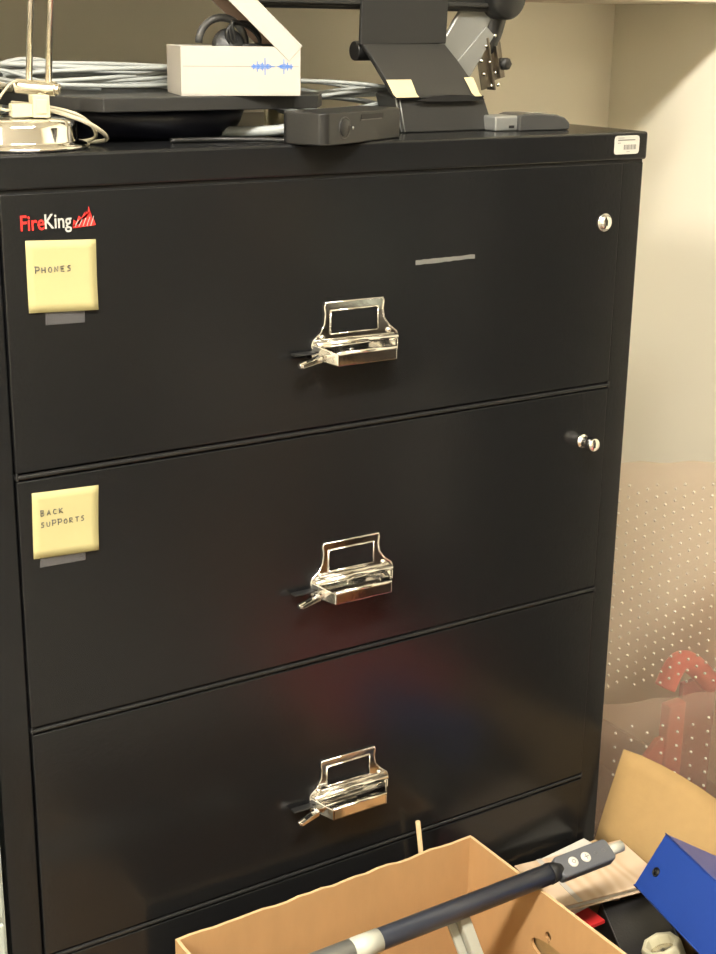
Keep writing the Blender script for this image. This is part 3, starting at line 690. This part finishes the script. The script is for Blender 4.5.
for i in range(n+1):
    s = i/n; y = -s*D2*.95
    tilt = R(14+min(1, s/.38)*42+22*max(0, s-.38)); L_ = .155*(1-.05*s)
    row = []
    for j in range(k2+1):
        q = j/k2; a = tilt*(.9+.1*q)
        row.append(bm.verts.new((W2-.002+L_*q*math.sin(a), y-(.008*q if i == 0 else 0), H2+L_*q*math.cos(a)+.001)))
    g.append(row)
for i in range(n):
    for j in range(k2): bm.faces.new((g[i][j], g[i+1][j], g[i+1][j+1], g[i][j+1]))
obj('flap', bm, M['card2'], sb, solid=.004, smooth=True)

tag(obj('paper_stack', B((.680, -.088, .0045), (.930, -.020, .2310)), M['paper'], bevel=.001), 'stack of white paper at the back of the binder box', 'paper')
tag(obj('red_folder', B((.715, -.165, .2325), (.825, -.025, .2385)), M['redf'], bevel=.001), 'red folder peeking out below the wood grain book', 'folder')
nb_ = tag(obj('notepad', B((-.092, -.045, 0), (.078, .060, .0270)), M['paper'], loc=(.842, -.083, .2400), rot=(0, 0, R(6)), bevel=.0008), 'white notepad sticking out under the wood grain book', 'notepad')
wb = thing('book', 'light wood grain covered book lying on the binder box', 'book', (.842, -.106, .2680), (R(0), 0, R(-9)))
obj('pages', B((-.086, -.056, .002), (.085, .054, .0090)), M['paper'], wb)
bm = new(); box(bm, (-.094, -.060, .0090), (.094, .058, .0120)); box(bm, (-.094, -.060, 0), (.094, .058, .002)); obj('cover', bm, M['wood'], wb, bevel=.0008)
obj('ribbon', B((-.056, -.0605, .0120), (-.048, .058, .0127)), M['white'], wb)

# binders: o = far upper left corner of spine, l = along the spine, wv = across it, dv = down into the covers
def binder(label, o, l, wv, dv_, mb, hole=None):
    o, l, wv, dv_ = map(Vector, (o, l, wv, dv_))
    b_ = thing('ring_binder', label, 'binder', tuple(o), (0, 0, 0), 'ring binders in the small cardboard box')
    tW = .0028; wn, dn = wv.normalized(), dv_.normalized()
    bm = new()
    slab(bm, (0, 0, 0), l, wv, dn*tW)
    obj('spine', bm, mb, b_, bevel=.001)
    for oo in (Vector((0, 0, 0)), wv-wn*tW):
        bm = new(); slab(bm, oo+dn*tW, l, wn*tW, dv_-dn*tW); obj('cover', bm, mb, b_, bevel=.0008)
    bm = new(); slab(bm, l*.04+wn*(tW+.004)+dn*.02, l*.92, wv-wn*(2*tW+.008), dv_-dn*.03); obj('pages', bm, M['paper'], b_)
    bm = new()
    for oo in (Vector((0, 0, 0)), wv): tube(bm, [oo-dn*.0004, oo+l-dn*.0004], .0011, 6)
    sg = obj('spine_piping', bm, mb if hole else M['smoke'], b_)
    if hole:
        c = l*hole[0]+wv*hole[1]; nrm = -dn
        q = Vector((0, 0, 1)).rotation_difference(nrm).to_matrix().to_4x4()
        bm = new(); lathe(bm, [(.0001, .0001), (.0055, .0001), (.0058, .0004), (.0001, .0005)], 20, mtx=Matrix.Translation(c) @ q); obj('finger_hole', bm, M['blackin'], b_)
        bm = new(); tube(bm, [Matrix.Translation(c) @ q @ Vector((.006*math.cos(a/16*6.283), .006*math.sin(a/16*6.283), .0006)) for a in range(16)], .0009, 6, closed=True); obj('hole_ring', bm, M['blkv'], b_)
    return b_
la = Vector((-.3, -.885, -.365)).normalized(); wa = Vector((.95, -.32, 0)).normalized(); da = la.cross(wa).normalized()
if da.z > 0: da = -da
binder('black ring binder lying under the blue binder', (.836, -.142, .2510), la*.25, wa*.092, da*.14, M['blkv'])
lb2 = Vector((-.037, -.165, 0)).normalized(); A = Vector((.840, -.202, .313)); Bp = Vector((.884, -.213, .387)); wv2 = (Bp-A); wv2 -= lb2*wv2.dot(lb2)
dn2 = lb2.cross(wv2).normalized()
if dn2.z > 0: dn2 = -dn2
binder('bright blue ring binder leaning on its edge above the black one', A, lb2*.26, wv2, dn2*.115, M['blue'], hole=(.09, .42))

# white octagonal cup with grey inside
wr = thing('plastic_cup', 'white eight sided plastic cup with grey inside beside the blue binder', 'container', (.832, -.288, .232), (R(-18), R(-12), R(15)))
bm = new(); lathe(bm, [(.0001, 0), (.026, 0), (.029, .008), (.029, .036), (.0265, .040), (.021, .040), (.0195, .036), (.0195, .012), (.0001, .012)], 8)
obj('cup', bm, M['ivory'], wr, bevel=.0008)
bm = new(); lathe(bm, [(.0001, .0125), (.0190, .0125), (.0190, .026), (.012, .030), (.0001, .026)], 16); obj('filling', bm, M['bchrome'], wr)

# ------------------------------------------------------------------ studded clear mats and the red frame behind them
def studmat(name, label, a, b_, h, lean, su, sv, dv_, seed, n=24, zmin=0):
    a = Vector(a); b_ = Vector(b_); d_ = b_-a; L_ = d_.length; u = d_.normalized(); nrm = Vector((u.y, -u.x, 0))
    bm = new(); rows = []
    def P(s, z):   # gentle bulge
        return a+u*s+nrm*(.006*math.sin(s*17+1)*math.sin(z*4)+lean*(1-z/h))+Vector((0, 0, z))-a
    nz = 20
    for i in range(n+1):
        rows.append([bm.verts.new(P(L_*i/n, h*j/nz+(.002*math.sin(i*1.3) if j == nz else 0))) for j in range(nz+1)])
    for i in range(n):
        for j in range(nz):
            f = bm.faces.new((rows[i][j], rows[i+1][j], rows[i+1][j+1], rows[i][j+1])); f.smooth = True
    o = thing(name, label, 'floor mat', tuple(a), (0, 0, 0), 'clear studded mats by the wall')
    obj('sheet', bm, M['vinyl'], o)
    bm = new(); i = 0; s = .01
    while s < L_-.005:
        z = .02+(i*dv_) % sv
        while z < h-.035:
            if z < zmin: z += sv; continue
            c = P(s, z); q = Vector((0, 0, 1)).rotation_difference(nrm).to_matrix().to_4x4()
            lathe(bm, [(.0027, 0), (.0018, .003), (.0008, .0045)], 6, mtx=Matrix.Translation(c) @ q)
            z += sv
        s += su; i += 1
    st_ = obj('studs', bm, M['stud'], o); st_['kind'] = 'stuff'
    return o
studmat('studded_mat', 'tall clear studded floor mat standing against the cream wall', (1.000, .150, .0), (1.36, -.035, .0), .823, .02, .0152, .0198, .0066, 1, zmin=.44)
studmat('studded_mat', 'lower clear studded floor mat in front of the tall one', (.985, .060, 0), (1.36, -.075, 0), .447, .015, .028, .0245, .009, 2)

rf = thing('hand_cart', 'red metal frame cart seen dimly through the clear mats', 'cart', (1.35, .21, 0))
bm = new()
def P2(x, z, y=0): return (x-1.35, y, z)
obj('top_rail', T(catmull([P2(1.30, .335), P2(1.325, .375), P2(1.36, .37), P2(1.42, .315)], 6), .020, 14), M['redp'], rf)
obj('post', B((-.045, -.012, .03), (-.002, .012, .30)), M['redp'], rf, bevel=.004)
bm = new(); prism(bm, [(-.165, .06), (-.045, .06), (-.045, .235), (-.06, .235), (-.165, .13)], 'y', -.006, .006); obj('gusset', bm, M['redp'], rf, bevel=.002)
obj('back_panel', B((-.002, .0, .02), (.085, .01, .33)), M['redd'], rf)
obj('foot_plate', B((-.18, -.03, .0), (.085, .03, .03)), M['redp'], rf, bevel=.003)

# ------------------------------------------------------------------ furnishings added out of view for the cabinet and chrome to reflect
bk = thing('bookcase', 'tall dark bookcase added along the right wall outside the picture for reflections', 'bookcase', (1.29, -1.95, 0))  # added so the drawers and chrome mirror something dark
bm = new()
box(bm, (.13, -1.35, 0), (.15, 1.35, 1.9)); box(bm, (-.15, -1.35, 0), (.13, -1.33, 1.9)); box(bm, (-.15, 1.33, 0), (.13, 1.35, 1.9)); box(bm, (-.15, -.01, 0), (.13, .01, 1.9))
obj('carcass', bm, M['dkwood'], bk)
for z in (0.0, .45, .9, 1.35, 1.88): obj('shelf', B((-.15, -1.33, z), (.13, 1.33, z+.02)), M['dkwood'], bk)
tag(obj('reflected_crate', B((0, 0, 0), (.22, .44, .26)), M['redp'], loc=(.91, -.98, 0), bevel=.01), 'red crate added on the floor before the bookcase outside the picture for reflections', 'crate')  # unseen crate added to give the handles a red reflection
for (x, y, z, sx, sy, sz, mm, lab) in ((1.15, -.86, .47, .2, .16, .34, 'white', 'added white carton on the second bookcase level nearest the cabinet outside the picture'), (1.15, -.72, .92, .2, .07, .34, 'white', 'added slim white carton on the third bookcase level outside the picture'), (1.15, -1.15, .92, .2, .2, .2, 'palefile', 'added small grey green carton on the third bookcase level outside the picture'), (1.16, -1.62, .92, .2, .34, .26, 'card2', 'added tan carton on the third bookcase level outside the picture'),
        (1.16, -1.93, .47, .2, .40, .30, 'white', 'added white carton on the second bookcase level outside the picture'), (1.16, -1.85, .02, .2, .45, .26, 'card', 'added brown carton on the lowest bookcase level outside the picture'),
        (1.16, -2.95, .92, .2, .5, .3, 'palefile', 'added grey green carton on the third bookcase level outside the picture'), (1.16, -2.70, .47, .2, .4, .26, 'card2', 'added tan carton on the second bookcase level outside the picture'),
        (1.16, -1.50, .47, .2, .25, .2, 'card', 'added small brown carton on the second bookcase level outside the picture')):
    tag(obj('reflected_carton', B((0, 0, 0), (sx, sy, sz)), M[mm], loc=(x, y, z+.001), bevel=.003), lab, 'box')  # cartons added to break up the drawer reflections with paler patches
tag(obj('reflected_sheet', B((1.02, -.40, 0), (1.30, -.19, .002)), M['paper']), 'loose white paper added on the floor out of view right of the binder box', 'paper')  # unseen sheet added as a bright reflection low on the cabinet
cab('thin white cable lying tangled over the pale loops at left', [(-.02, .16, TOP+.066), (.03, .17, TOP+.060), (.06, .175, TOP+.072), (.11, .19, TOP+.079), (.16, .185, TOP+.066), (.19, .20, TOP+.058), (.24, .19, TOP+.0555)], .0022, M['cable'])
cab('pale cable drooping beside the lamp pivot behind the rods', [(.02, .15, TOP+.070), (.05, .14, TOP+.060), (.09, .145, TOP+.070), (.13, .16, TOP+.064), (.17, .17, TOP+.0555)], .0024, M['cable'])
